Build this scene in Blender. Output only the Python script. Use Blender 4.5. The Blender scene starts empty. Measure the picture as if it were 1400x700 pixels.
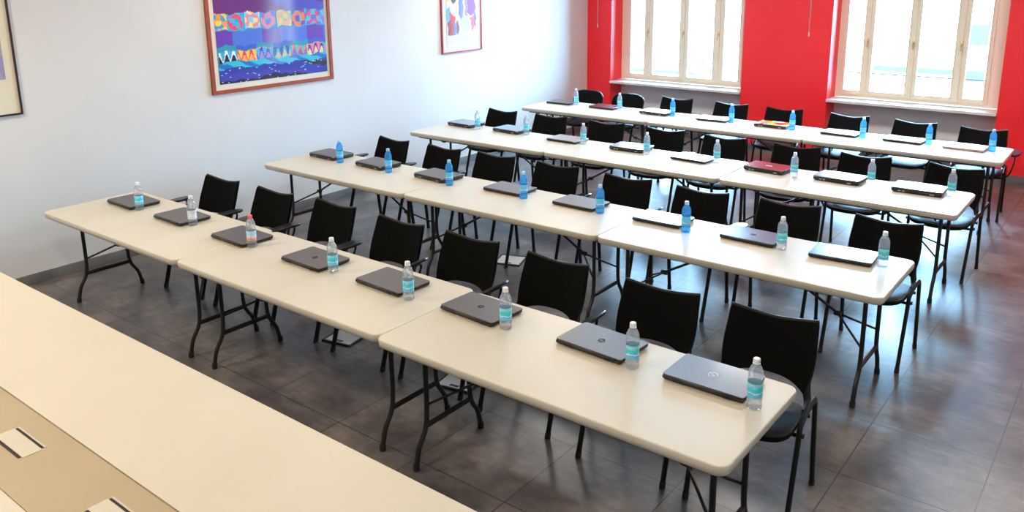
import bpy, math, random
import numpy as np
from mathutils import Vector, Matrix

random.seed(7)
SC = bpy.context.scene
COL = SC.collection

# ------------------------------------------------------------------ camera
cam_d = bpy.data.cameras.new('camera')
cam = bpy.data.objects.new('camera', cam_d)
COL.objects.link(cam)
_R = Vector((0.7889345725104054, 0.6144026514074341, -0.009571950759319006))
_U = Vector((-0.13549379133160525, 0.18913495088779753, 0.9725581745393218))
_B = -Vector((-0.5993527115216977, 0.7659878277728606, -0.23246284626882494))
cam.matrix_world = Matrix(((_R.x, _U.x, _B.x, 6.5393), (_R.y, _U.y, _B.y, -2.5622), (_R.z, _U.z, _B.z, 2.4932), (0, 0, 0, 1)))
cam_d.sensor_fit = 'HORIZONTAL'
cam_d.sensor_width = 36
cam_d.lens = 36 * 1136.5 / 1400
cam_d.shift_y = -(350 - 228.5) / 1400
cam_d.clip_start = 0.05
SC.camera = cam

# ------------------------------------------------------------------ view, world, lights
SC.view_settings.view_transform = 'Standard'
SC.view_settings.look = 'None'
SC.view_settings.gamma = 1
SC.view_settings.use_curve_mapping = False
SC.view_settings.exposure = 0.2
SC.cycles.use_denoising = True
SC.cycles.max_bounces = 10
SC.cycles.diffuse_bounces = 5
SC.cycles.glossy_bounces = 4
SC.cycles.transmission_bounces = 8
SC.cycles.transparent_max_bounces = 16
SC.cycles.sample_clamp_indirect = 6
SC.cycles.caustics_reflective = False
SC.cycles.caustics_refractive = False

SKY = (0.35, 0.67, 1.0)
SKY_STRENGTH = 78
w = bpy.data.worlds.new('world')
SC.world = w
w.use_nodes = True
nt = w.node_tree
bg = nt.nodes['Background']
bg.inputs[0].default_value = (*SKY, 1)
bg.inputs[1].default_value = SKY_STRENGTH

LAMP_COLOR = (1.0, 0.83, 0.62)
LAMP_W = 36
LAMP_SPOTS = [(0.9, -1.6), (3.4, -1.6), (5.9, -1.6), (0.9, 2.0), (3.4, 2.0), (5.9, 2.0), (0.9, 5.6), (3.4, 5.6), (5.9, 5.6)]
LAMP_SCALE = [1.7, 1.0, 0.9, 0.7, 0.5, 0.5, 1.2, 1.4, 1.5]
REAR_COLOR = (1.0, 0.93, 0.86)

def portal(name, x0, x1, z0, z1, y):
    l = bpy.data.lights.new(name, 'AREA')
    l.shape = 'RECTANGLE'; l.size = x1 - x0; l.size_y = z1 - z0
    l.cycles.is_portal = True
    o = bpy.data.objects.new(name, l); COL.objects.link(o)
    o.location = ((x0 + x1) / 2, y, (z0 + z1) / 2)
    o.rotation_euler = (math.radians(-90), 0, 0)
CEIL = 3.3
WX, WR, WF = -0.56, 7.9, -5.2           # left wall, right wall, wall behind the camera
WY, WYO = 8.45, 8.92                    # window wall inner and outer faces
OPEN = [(-0.134, 1.974), (3.151, 5.105)]
ZS, ZT = 0.795, 2.85
for (a, b) in OPEN:
    portal('window_portal', a, b, ZS, ZT, WYO + 0.05)

# ------------------------------------------------------------------ materials
def mat(name, color=(0.5, 0.5, 0.5), rough=0.5, metal=0.0, coat=0.0, spec=0.5, build=None, coat_rough=0.05):
    m = bpy.data.materials.new(name)
    m.use_nodes = True
    n = m.node_tree
    b = n.nodes['Principled BSDF']
    b.inputs['Base Color'].default_value = (*color, 1)
    b.inputs['Roughness'].default_value = rough
    b.inputs['Metallic'].default_value = metal
    b.inputs['Coat Weight'].default_value = coat
    b.inputs['Coat Roughness'].default_value = coat_rough
    b.inputs['Specular IOR Level'].default_value = spec
    if build: build(n, b)
    return m

def N(n, t, **kw):
    x = n.nodes.new(t)
    for k, v in kw.items(): setattr(x, k, v)
    return x

def noise_color(scale, c1, c2, detail=4, stops=(0.35, 0.65), rough_mod=None, bump=0.0, bump_scale=None, coord='Object', stretch=None):
    def f(n, b):
        tc = N(n, 'ShaderNodeTexCoord')
        src = tc.outputs[coord]
        if stretch:
            mp = N(n, 'ShaderNodeMapping'); mp.inputs['Scale'].default_value = stretch
            n.links.new(src, mp.inputs[0]); src = mp.outputs[0]
        no = N(n, 'ShaderNodeTexNoise'); no.inputs['Scale'].default_value = scale; no.inputs['Detail'].default_value = detail
        n.links.new(src, no.inputs['Vector'])
        r = N(n, 'ShaderNodeValToRGB')
        r.color_ramp.elements[0].position = stops[0]; r.color_ramp.elements[1].position = stops[1]
        r.color_ramp.elements[0].color = (*c1, 1); r.color_ramp.elements[1].color = (*c2, 1)
        n.links.new(no.outputs['Fac'], r.inputs[0]); n.links.new(r.outputs[0], b.inputs['Base Color'])
        if bump:
            n2 = N(n, 'ShaderNodeTexNoise'); n2.inputs['Scale'].default_value = bump_scale or scale * 8; n2.inputs['Detail'].default_value = 3
            n.links.new(src, n2.inputs['Vector'])
            bp = N(n, 'ShaderNodeBump'); bp.inputs['Strength'].default_value = bump; bp.inputs['Distance'].default_value = 0.002
            n.links.new(n2.outputs['Fac'], bp.inputs['Height']); n.links.new(bp.outputs[0], b.inputs['Normal'])
    return f

M = {}
M['wall'] = mat('white_wall_paint', rough=0.55, build=noise_color(1.2, (0.71, 0.71, 0.71), (0.74, 0.74, 0.74), bump=0.12, bump_scale=160))
M['red'] = mat('red_wall_paint', rough=0.42, build=noise_color(1.5, (0.92, 0.014, 0.022), (0.94, 0.020, 0.028), bump=0.1, bump_scale=160))
M['niche'] = mat('grey_niche_paint', rough=0.6, build=noise_color(2, (0.80, 0.80, 0.84), (0.84, 0.84, 0.88)))
M['ceiling'] = mat('ceiling_paint', rough=0.8, build=noise_color(2, (0.76, 0.75, 0.73), (0.79, 0.78, 0.76)))
M['base'] = mat('grey_skirting', rough=0.4, build=noise_color(5, (0.12, 0.115, 0.115), (0.17, 0.165, 0.16)))
M['sill'] = mat('stone_sill', rough=0.3, build=noise_color(14, (0.70, 0.69, 0.68), (0.78, 0.77, 0.76)))
M['wood'] = mat('cream_painted_wood', rough=0.4, build=noise_color(3, (0.90, 0.84, 0.68), (0.92, 0.87, 0.71), stretch=(6, 6, 0.6)))
M['brass'] = mat('brass', (0.80, 0.60, 0.28), 0.3, 0.9)

def floor_build(n, b):
    tc = N(n, 'ShaderNodeTexCoord')
    mp = N(n, 'ShaderNodeMapping'); mp.inputs['Location'].default_value = (-5.535 + 6.0, -1.37 + 6.0, 0)
    n.links.new(tc.outputs['Object'], mp.inputs[0])
    br = N(n, 'ShaderNodeTexBrick')
    br.offset = 0.0
    br.inputs['Scale'].default_value = 1.0
    br.inputs['Brick Width'].default_value = 0.6
    br.inputs['Row Height'].default_value = 0.6
    br.inputs['Mortar Size'].default_value = 0.0035
    br.inputs['Mortar Smooth'].default_value = 0.1
    br.inputs['Bias'].default_value = 0.0
    br.inputs['Color1'].default_value = (0.0, 0.0, 0.0, 1); br.inputs['Color2'].default_value = (1, 1, 1, 1)
    br.inputs['Mortar'].default_value = (0.5, 0.5, 0.5, 1)
    n.links.new(mp.outputs[0], br.inputs['Vector'])
    n1 = N(n, 'ShaderNodeTexNoise'); n1.inputs['Scale'].default_value = 2.6; n1.inputs['Detail'].default_value = 7; n1.inputs['Roughness'].default_value = 0.62
    n.links.new(tc.outputs['Object'], n1.inputs['Vector'])
    mp2 = N(n, 'ShaderNodeMapping'); mp2.inputs['Scale'].default_value = (1, 2.6, 1); mp2.inputs['Rotation'].default_value = (0, 0, 0.5)
    n.links.new(tc.outputs['Object'], mp2.inputs[0])
    n2 = N(n, 'ShaderNodeTexNoise'); n2.inputs['Scale'].default_value = 9; n2.inputs['Detail'].default_value = 6
    n.links.new(mp2.outputs[0], n2.inputs['Vector'])
    ad = N(n, 'ShaderNodeMix'); ad.data_type = 'FLOAT'; ad.inputs[0].default_value = 0.22
    n.links.new(n1.outputs['Fac'], ad.inputs[2]); n.links.new(n2.outputs['Fac'], ad.inputs[3])
    ra = N(n, 'ShaderNodeValToRGB'); e = ra.color_ramp.elements
    e[0].position = 0.37; e[0].color = (0.062, 0.058, 0.058, 1)
    e[1].position = 0.63; e[1].color = (0.235, 0.200, 0.180, 1)
    x = ra.color_ramp.elements.new(0.5); x.color = (0.125, 0.110, 0.105, 1)
    n.links.new(ad.outputs[0], ra.inputs[0])
    tint = N(n, 'ShaderNodeMix'); tint.data_type = 'RGBA'; tint.blend_type = 'MULTIPLY'; tint.inputs[0].default_value = 0.18
    n.links.new(ra.outputs[0], tint.inputs[6]); n.links.new(br.outputs['Color'], tint.inputs[7])
    gm = N(n, 'ShaderNodeMix'); gm.data_type = 'RGBA'; gm.inputs[7].default_value = (0.035, 0.033, 0.034, 1)
    n.links.new(br.outputs['Fac'], gm.inputs[0]); n.links.new(tint.outputs[2], gm.inputs[6])
    n.links.new(gm.outputs[2], b.inputs['Base Color'])
    rr = N(n, 'ShaderNodeMapRange'); rr.inputs['From Min'].default_value = 0.3; rr.inputs['From Max'].default_value = 0.7
    rr.inputs['To Min'].default_value = 0.30; rr.inputs['To Max'].default_value = 0.36
    n.links.new(n1.outputs['Fac'], rr.inputs['Value']); n.links.new(rr.outputs[0], b.inputs['Roughness'])
    bp = N(n, 'ShaderNodeBump'); bp.inputs['Strength'].default_value = 0.25; bp.inputs['Distance'].default_value = 0.002; bp.invert = True
    n.links.new(br.outputs['Fac'], bp.inputs['Height']); n.links.new(bp.outputs[0], b.inputs['Normal'])
M['floor'] = mat('slate_floor_tiles', rough=0.25, spec=0.55, build=floor_build)

M['top'] = mat('cream_moulded_plastic', rough=0.33, build=noise_color(3, (0.615, 0.57, 0.48), (0.64, 0.595, 0.505), bump=0.15, bump_scale=260))
M['desk'] = mat('cream_laminate', rough=0.4, build=noise_color(2, (0.58, 0.53, 0.44), (0.60, 0.55, 0.46)))
M['tan'] = mat('tan_laminate', rough=0.4, build=noise_color(2, (0.40, 0.32, 0.205), (0.42, 0.34, 0.22)))
M['hatch'] = mat('pale_hatch_lid', rough=0.4, build=noise_color(4, (0.54, 0.50, 0.41), (0.57, 0.53, 0.44)))
M['slot'] = mat('black_brush_slot', (0.01, 0.01, 0.01), 0.7)
M['steel'] = mat('dark_grey_coated_steel', rough=0.38, build=noise_color(20, (0.010, 0.010, 0.011), (0.014, 0.014, 0.015)))
M['cap'] = mat('black_rubber', (0.012, 0.012, 0.012), 0.6)
M['tube'] = mat('black_coated_tube', rough=0.35, spec=0.3, build=noise_color(30, (0.003, 0.003, 0.003), (0.005, 0.005, 0.005)))
M['fabric'] = mat('black_woven_upholstery', rough=0.85, spec=0.12, build=noise_color(220, (0.0015, 0.0015, 0.0015), (0.004, 0.004, 0.004), bump=0.3, bump_scale=500))
M['seat'] = mat('black_leatherette', rough=0.42, spec=0.15, build=noise_color(60, (0.003, 0.003, 0.003), (0.006, 0.006, 0.006), bump=0.15, bump_scale=400))
M['shell'] = mat('black_moulded_plastic', rough=0.3, build=noise_color(40, (0.016, 0.016, 0.017), (0.024, 0.024, 0.026)))
M['lapbody'] = mat('black_laptop_plastic', rough=0.4, build=noise_color(40, (0.012, 0.011, 0.011), (0.018, 0.016, 0.016)))
def lid(name, c, rough=0.42, metal=0.5, coat=0.12):
    c2 = tuple(min(1, v * 1.12) for v in c)
    return mat(name, rough=rough, metal=metal, coat=coat, build=noise_color(180, c, c2, detail=2), coat_rough=0.12)
M['lid_charcoal'] = lid('brushed_charcoal_lid', (0.125, 0.110, 0.106))
M['lid_black'] = lid('gloss_black_lid', (0.030, 0.028, 0.030), 0.28, 0.1, 0.6)
M['lid_silver'] = lid('silver_lid', (0.50, 0.48, 0.48), 0.28, 0.6)
M['lid_blue'] = lid('steel_blue_lid', (0.11, 0.16, 0.22), 0.25, 0.5)
M['lid_red'] = lid('dark_red_lid', (0.20, 0.012, 0.014), 0.25, 0.3)
M['lid_pink'] = lid('rose_silver_lid', (0.55, 0.40, 0.40), 0.3, 0.5)
M['lid_white'] = lid('pearl_lid', (0.62, 0.60, 0.58), 0.25, 0.2)
M['silver'] = mat('silver_trim', (0.55, 0.55, 0.56), 0.3, 0.8)
M['logo'] = mat('silver_logo', (0.62, 0.63, 0.65), 0.35, 0.2)
M['logo_grey'] = mat('grey_logo', (0.16, 0.16, 0.17), 0.3, 0.6)
M['logo_dark'] = mat('dark_chrome_logo', (0.03, 0.03, 0.032), 0.2, 0.6)
M['logo_white'] = mat('white_logo', (0.85, 0.87, 0.9), 0.3)
def print_build(n, b):
    tc = N(n, 'ShaderNodeTexCoord')
    v = N(n, 'ShaderNodeTexVoronoi'); v.inputs['Scale'].default_value = 13
    n.links.new(tc.outputs['Object'], v.inputs['Vector'])
    r = N(n, 'ShaderNodeValToRGB'); r.color_ramp.interpolation = 'CONSTANT'
    cs = [(0.7, 0.05, 0.04), (0.85, 0.55, 0.12), (0.85, 0.78, 0.7), (0.6, 0.03, 0.05), (0.12, 0.35, 0.15), (0.8, 0.7, 0.6)]
    r.color_ramp.elements[0].color = (*cs[0], 1); r.color_ramp.elements[1].position = 0.18; r.color_ramp.elements[1].color = (*cs[1], 1)
    for i, c in enumerate(cs[2:]):
        e = r.color_ramp.elements.new(0.36 + 0.15 * i); e.color = (*c, 1)
    sp = N(n, 'ShaderNodeSeparateColor'); n.links.new(v.outputs['Color'], sp.inputs[0])
    n.links.new(sp.outputs[0], r.inputs[0]); n.links.new(r.outputs[0], b.inputs['Base Color'])
M['lid_print'] = mat('colour_printed_lid', rough=0.25, coat=0.5, build=print_build)

def glassy(name, tint, mixf, haze, ior=1.33, rough=0.0):
    m = bpy.data.materials.new(name); m.use_nodes = True
    n = m.node_tree; n.nodes.remove(n.nodes['Principled BSDF'])
    out = n.nodes['Material Output']
    g = N(n, 'ShaderNodeBsdfGlass'); g.inputs['Color'].default_value = (*tint, 1); g.inputs['IOR'].default_value = ior; g.inputs['Roughness'].default_value = rough
    t = N(n, 'ShaderNodeBsdfTransparent'); t.inputs[0].default_value = (*tint, 1)
    mx = N(n, 'ShaderNodeMixShader'); mx.inputs[0].default_value = mixf
    n.links.new(t.outputs[0], mx.inputs[1]); n.links.new(g.outputs[0], mx.inputs[2])
    tr = N(n, 'ShaderNodeBsdfTranslucent'); tr.inputs[0].default_value = (*tint, 1)
    df = N(n, 'ShaderNodeBsdfDiffuse'); df.inputs[0].default_value = (*tint, 1)
    m1 = N(n, 'ShaderNodeMixShader'); n.links.new(tr.outputs[0], m1.inputs[1]); n.links.new(df.outputs[0], m1.inputs[2])
    m2 = N(n, 'ShaderNodeMixShader'); m2.inputs[0].default_value = haze
    n.links.new(mx.outputs[0], m2.inputs[1]); n.links.new(m1.outputs[0], m2.inputs[2]); n.links.new(m2.outputs[0], out.inputs[0])
    return m
M['pet'] = glassy('clear_bottle_with_water', (0.97, 0.99, 1.0), 0.42, 0.13)
M['pet_blue'] = glassy('blue_bottle_with_water', (0.30, 0.72, 1.0), 0.28, 0.22)
def pane_mat():
    m = bpy.data.materials.new('window_glass'); m.use_nodes = True
    n = m.node_tree; n.nodes.remove(n.nodes['Principled BSDF'])
    out = n.nodes['Material Output']
    g = N(n, 'ShaderNodeBsdfGlossy'); g.inputs['Roughness'].default_value = 0.02
    t = N(n, 'ShaderNodeBsdfTransparent'); t.inputs[0].default_value = (0.97, 0.98, 0.98, 1)
    f = N(n, 'ShaderNodeFresnel'); f.inputs[0].default_value = 1.45
    mx = N(n, 'ShaderNodeMixShader')
    n.links.new(f.outputs[0], mx.inputs[0]); n.links.new(t.outputs[0], mx.inputs[1]); n.links.new(g.outputs[0], mx.inputs[2]); n.links.new(mx.outputs[0], out.inputs[0])
    return m
M['pane'] = pane_mat()
def label_build(c_top, c_mid, c_low, blob):
    def f(n, b):
        tc = N(n, 'ShaderNodeTexCoord'); sp = N(n, 'ShaderNodeSeparateXYZ')
        n.links.new(tc.outputs['Object'], sp.inputs[0])
        no = N(n, 'ShaderNodeTexNoise'); no.inputs['Scale'].default_value = 38; no.inputs['Detail'].default_value = 2
        n.links.new(tc.outputs['Object'], no.inputs['Vector'])
        ma = N(n, 'ShaderNodeMath', operation='MULTIPLY_ADD'); ma.inputs[1].default_value = 0.03
        n.links.new(no.outputs['Fac'], ma.inputs[0]); n.links.new(sp.outputs['Z'], ma.inputs[2])
        mr = N(n, 'ShaderNodeMapRange'); mr.inputs['From Min'].default_value = 0.062; mr.inputs['From Max'].default_value = 0.132
        n.links.new(ma.outputs[0], mr.inputs['Value'])
        r = N(n, 'ShaderNodeValToRGB'); e = r.color_ramp.elements
        e[0].position = 0.0; e[0].color = (*c_low, 1); e[1].position = 1.0; e[1].color = (*c_top, 1)
        for p, c in ((0.28, c_low), (0.34, (0.85, 0.9, 0.92)), (0.42, c_mid), (0.55, blob), (0.66, c_mid), (0.8, c_top)):
            q = e.new(p); q.color = (*c, 1)
        n.links.new(mr.outputs[0], r.inputs[0]); n.links.new(r.outputs[0], b.inputs['Base Color'])
    return f
M['label'] = mat('turquoise_bottle_label', rough=0.3, build=label_build((0.30, 0.76, 0.92), (0.05, 0.64, 0.84), (0.14, 0.55, 0.88), (0.05, 0.70, 0.74)))
M['label_pale'] = mat('pale_blue_bottle_label', rough=0.3, build=label_build((0.62, 0.74, 0.85), (0.55, 0.68, 0.82), (0.60, 0.72, 0.86), (0.80, 0.83, 0.88)))
M['label_pink'] = mat('blue_and_pink_bottle_label', rough=0.3, build=label_build((0.45, 0.70, 0.85), (0.35, 0.62, 0.80), (0.75, 0.30, 0.32), (0.70, 0.80, 0.86)))
M['label_blue'] = mat('blue_bottle_label', rough=0.3, build=label_build((0.14, 0.66, 1.0), (0.08, 0.55, 1.0), (0.08, 0.40, 0.95), (0.15, 0.75, 0.95)))
M['cap_white'] = mat('white_bottle_cap', (0.80, 0.82, 0.88), 0.35)
M['cap_red'] = mat('red_bottle_cap', (0.80, 0.12, 0.16), 0.35)
M['cap_blue'] = mat('light_blue_bottle_cap', (0.45, 0.66, 0.88), 0.35)
M['frame_black'] = mat('dark_wood_frame', (0.035, 0.012, 0.012), 0.3)
M['frame_brown'] = mat('red_brown_wood_frame', rough=0.3, build=noise_color(12, (0.30, 0.055, 0.025), (0.38, 0.08, 0.035)))
M['frame_red'] = mat('thin_red_frame', (0.42, 0.04, 0.05), 0.3)
M['mat_board'] = mat('cream_mat_board', rough=0.7, build=noise_color(30, (0.74, 0.70, 0.58), (0.77, 0.73, 0.61)))
M['paper'] = mat('white_paper', rough=0.6, build=noise_color(30, (0.62, 0.60, 0.60), (0.65, 0.63, 0.63)))
def art_build(n, b):
    a = N(n, 'ShaderNodeAttribute'); a.attribute_name = 'Col'
    n.links.new(a.outputs['Color'], b.inputs['Base Color'])
M['art'] = mat('painted_picture', rough=0.35, coat=0.35, build=art_build)
M['cord'] = mat('white_cord', (0.75, 0.72, 0.70), 0.6)
M['lamp_diff'] = mat('ceiling_light_body', (0.8, 0.8, 0.8), 0.4)
M['ext_wall'] = mat('outside_render', rough=0.8, build=noise_color(1, (0.80, 0.78, 0.74), (0.86, 0.84, 0.80)))
M['ext_glass'] = mat('outside_blue_glass', (0.030, 0.038, 0.040), 0.8, spec=0.0)
M['ext_ground'] = mat('outside_paving', rough=0.8, build=noise_color(1, (0.50, 0.49, 0.47), (0.62, 0.60, 0.58)))
M['ext_rail'] = mat('outside_railing', (0.022, 0.024, 0.026), 0.8, spec=0.0)

# ------------------------------------------------------------------ mesh helpers
class MB:
    def __init__(s): s.v = []; s.f = []; s.col = None
    def add(s, vs, fs):
        o = len(s.v); s.v += [tuple(v) for v in vs]; s.f += [tuple(i + o for i in f) for f in fs]; return s
    def box(s, x0, x1, y0, y1, z0, z1, b=0.0):
        if b > 0: return s.slab(x0, x1, y0, y1, z0, z1, r=b, bev=b * 0.6, n=2)
        v = [(x0, y0, z0), (x1, y0, z0), (x1, y1, z0), (x0, y1, z0), (x0, y0, z1), (x1, y0, z1), (x1, y1, z1), (x0, y1, z1)]
        return s.add(v, [(0, 3, 2, 1), (4, 5, 6, 7), (0, 1, 5, 4), (1, 2, 6, 5), (2, 3, 7, 6), (3, 0, 4, 7)])
    def rings(s, rs, cap0=True, cap1=True, closed=False):
        n = len(rs[0]); v = [p for r in rs for p in r]; f = []
        for k in range(len(rs) - (0 if closed else 1)):
            a = k * n; b = ((k + 1) % len(rs)) * n
            for i in range(n):
                j = (i + 1) % n; f.append((a + i, a + j, b + j, b + i))
        if cap0 and not closed: f.append(tuple(reversed(range(n))))
        if cap1 and not closed: f.append(tuple(range((len(rs) - 1) * n, len(rs) * n)))
        return s.add(v, f)
    def slab(s, x0, x1, y0, y1, z0, z1, r=0.05, bev=0.01, n=5, radii=None, lip=0.0, flat=0):
        R = radii or (r, r, r, r)                 # corners: (x0,y0) (x1,y0) (x1,y1) (x0,y1)
        def ring(i, z):
            o = []
            for (cx, cy, sx, sy, a0, rad) in ((x0, y0, 1, 1, 180, R[0]), (x1, y0, -1, 1, 270, R[1]), (x1, y1, -1, -1, 0, R[2]), (x0, y1, 1, -1, 90, R[3])):
                q = max(rad - i, 0.0005); px = cx + sx * (i + q); py = cy + sy * (i + q)
                for k in range(n + 1):
                    t = math.radians(a0 + 90 * k / n); X = px + q * math.cos(t)
                    if flat == sx * -1: X = x1 if flat == 1 else x0
                    o.append((X, py + q * math.sin(t), z))
            return o
        rs = [ring(bev + lip, z0), ring(lip, z0 + bev)]
        if lip: rs += [ring(lip * 0.2, z0 + (z1 - z0) * 0.5)]
        rs += [ring(0, z1 - bev), ring(bev * 0.3, z1 - bev * 0.3), ring(bev, z1)]
        return s.rings(rs)
    def tube(s, path, ra, rb=None, ref=(1, 0, 0), n=8):
        rb = rb or ra; P = [Vector(p) for p in path]; ref = Vector(ref); rs = []
        for i, p in enumerate(P):
            t = (P[min(i + 1, len(P) - 1)] - P[max(i - 1, 0)]).normalized()
            a = ref - t * ref.dot(t)
            if a.length < 0.05: a = Vector((0, 0, 1)) - t * t.z
            if a.length < 0.05: a = Vector((0, 1, 0)) - t * t.y
            a.normalize(); b = t.cross(a)
            rs.append([p + a * (ra * math.cos(2 * math.pi * k / n)) + b * (rb * math.sin(2 * math.pi * k / n)) for k in range(n)])
        return s.rings(rs)
    def lathe(s, prof, n=20, cx=0, cy=0, cap0=True, cap1=True):
        rs = [[(cx + r * math.cos(2 * math.pi * k / n), cy + r * math.sin(2 * math.pi * k / n), z) for k in range(n)] for r, z in prof]
        return s.rings(rs, cap0, cap1)
    def build(s, name, m, parent=None, smooth=True, loc=None):
        me = bpy.data.meshes.new(name); me.from_pydata(s.v, [], s.f); me.update()
        me.materials.append(m)
        if smooth:
            me.shade_smooth(); me.set_sharp_from_angle(angle=math.radians(38))
            for p in me.polygons:
                if len(p.vertices) > 4: p.use_smooth = False
        o = bpy.data.objects.new(name, me); COL.objects.link(o)
        if parent is not None: o.parent = parent
        if loc: o.location = loc
        return o

def arc(p, q, r, n=6):
    """smooth polyline through control points with rounded corners"""
    return p
def smooth_path(pts, n=5):
    P = [Vector(p) for p in pts]; P = [2 * P[0] - P[1]] + P + [2 * P[-1] - P[-2]]; o = []
    for i in range(1, len(P) - 2):
        for k in range(n):
            t = k / n; a, b, c, d = P[i - 1], P[i], P[i + 1], P[i + 2]
            o.append(0.5 * ((2 * b) + (c - a) * t + (2 * a - 5 * b + 4 * c - d) * t * t + (3 * b - a - 3 * c + d) * t ** 3))
    o.append(P[-2]); return o

def tag(o, label=None, cat=None, group=None, kind=None):
    if label: o['label'] = label
    if cat: o['category'] = cat
    if group: o['group'] = group
    if kind: o['kind'] = kind
    return o
def empty(name, loc, rz=0):
    o = bpy.data.objects.new(name, None); COL.objects.link(o); o.location = loc; o.rotation_euler = (0, 0, rz); o.empty_display_size = 0.1
    return o
def copy_tree(o, parent=None):
    c = o.copy(); COL.objects.link(c); c.parent = parent
    for ch in list(CH.get(o.name, [])):
        k = copy_tree(bpy.data.objects[ch], c)
        CH.setdefault(c.name, []).append(k.name)
    return c
CH = {}
def reg(root):
    for o in COL.objects:
        pass
def register(o, parent):
    CH.setdefault(parent.name, []).append(o.name); return o
def struct(o): o['kind'] = 'structure'; return o

# ------------------------------------------------------------------ room shell
struct(MB().box(WX - 0.2, WR + 0.2, WF - 0.2, WYO, -0.1, 0).build('floor', M['floor'], smooth=False))
struct(MB().box(WX - 0.2, WR + 0.2, WF - 0.2, WYO, CEIL, CEIL + 0.15).build('ceiling', M['ceiling'], smooth=False))
struct(MB().box(WX - 0.2, WX, WF, WYO, 0, CEIL).build('wall_left', M['wall'], smooth=False))
struct(MB().box(WR, WR + 0.2, WF, WYO, 0, CEIL).build('wall_right', M['wall'], smooth=False))
struct(MB().box(WX - 0.2, WR + 0.2, WF - 0.2, WF, 0, CEIL).build('wall_front', M['wall'], smooth=False))
wb = MB()
wb.box(WX, OPEN[0][0], WY, WYO, 0, CEIL); wb.box(OPEN[0][1], OPEN[1][0], WY, WYO, 0, CEIL); wb.box(OPEN[1][1], WR, WY, WYO, 0, CEIL)
for a, b in OPEN: wb.box(a, b, WY, WYO, ZT, CEIL)
struct(wb.build('wall_back', M['red'], smooth=False))
nb = MB()
for a, b in OPEN: nb.box(a, b, 8.78, WYO, 0, ZS - 0.035)
struct(nb.build('wall_niche', M['niche'], smooth=False))
struct(MB().box(WX, WX + 0.014, WF, WY, 0, 0.085, 0.004).build('baseboard_left', M['base']))
bb = MB()
bb.box(WX + 0.014, OPEN[0][0], WY - 0.014, WY, 0, 0.085); bb.box(OPEN[0][1], OPEN[1][0], WY - 0.014, WY, 0, 0.085); bb.box(OPEN[1][1], WR, WY - 0.014, WY, 0, 0.085)
for a, b in OPEN: bb.box(a, b, 8.766, 8.78, 0, 0.085)
struct(bb.build('baseboard_back', M['base'], smooth=False))

def window(idx, a, b, xs):
    """xs: (left frame end, [glass spans]) measured across the opening"""
    Y0 = 8.79
    root = empty('window_%d' % idx, ((a + b) / 2, Y0, ZS)); root['kind'] = 'structure'
    ox = -(a + b) / 2
    def P(m, name, mt, par=None, smooth=False):
        m.v = [(x + ox, y - Y0, z - ZS) for x, y, z in m.v]
        return m.build(name, mt, par or root, smooth)
    fr = MB()
    fr.box(a, xs[0][0] - 0.045, Y0 - 0.01, Y0 + 0.09, ZS, ZT); fr.box(xs[-1][1] + 0.045, b, Y0 - 0.01, Y0 + 0.09, ZS, ZT)
    fr.box(xs[0][0] - 0.045, xs[-1][1] + 0.045, Y0 - 0.01, Y0 + 0.09, ZS, ZS + 0.038); fr.box(xs[0][0] - 0.045, xs[-1][1] + 0.045, Y0 - 0.01, Y0 + 0.09, ZT - 0.04, ZT)
    P(fr, 'window_frame', M['wood'])
    P(MB().slab(a + 0.001, b - 0.001, WY - 0.035, Y0 - 0.01, ZS - 0.035, ZS, r=0.004, bev=0.004), 'window_sill', M['sill'])
    bounds = [xs[0][0] - 0.045] + [(xs[i][1] + xs[i + 1][0]) / 2 for i in range(3)] + [xs[-1][1] + 0.045]
    for i, (g0, g1) in enumerate(xs):
        l, r = bounds[i] + 0.003, bounds[i + 1] - 0.003
        s = MB(); z0, z1 = ZS + 0.04, ZT - 0.042; yy0, yy1 = Y0 - 0.025, Y0 + 0.035
        s.box(l, g0, yy0, yy1, z0, z1); s.box(g1, r, yy0, yy1, z0, z1)
        s.box(g0, g1, yy0, yy1, z0, z0 + 0.055); s.box(g0, g1, yy0, yy1, z1 - 0.055, z1)
        sash = P(s, 'sash', M['wood'])
        P(MB().box(g0 - 0.004, g1 + 0.004, Y0 + 0.003, Y0 + 0.009, z0 + 0.05, z1 - 0.05), 'pane', M['pane'], sash)
        bd = MB()
        for gx in (g0, g1): bd.box(gx - 0.006, gx + 0.006, yy0 - 0.006, yy0, z0 + 0.05, z1 - 0.05)
        bd.box(g0, g1, yy0 - 0.006, yy0, z0 + 0.05, z0 + 0.06)
        P(bd, 'glazing_bead', M['wood'], sash)
    for i in range(3):
        x = (xs[i][1] + xs[i + 1][0]) / 2; z = 1.55; y = Y0 - 0.025
        strip = MB().box(x - 0.014, x + 0.014, y - 0.012, y - 0.0002, ZS + 0.05, ZT - 0.05)
        P(strip, 'cover_strip', M['wood'])
        h = MB(); h.box(x - 0.012, x + 0.012, y - 0.02, y - 0.0122, z - 0.035, z + 0.035, 0.003)
        h.tube([(x, y - 0.02, z), (x, y - 0.045, z)], 0.007); h.tube([(x, y - 0.045, z + 0.008), (x, y - 0.047, z - 0.04), (x, y - 0.044, z - 0.085)], 0.008, 0.006)
        P(h, 'handle', M['brass'], smooth=True)
window(1, OPEN[0][0], OPEN[0][1], [(0.028, 0.270), (0.408, 0.858), (0.988, 1.397), (1.548, 1.790)])
window(2, OPEN[1][0], OPEN[1][1], [(3.254, 3.469), (3.580, 4.011), (4.128, 4.540), (4.674, 4.900)])

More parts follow.
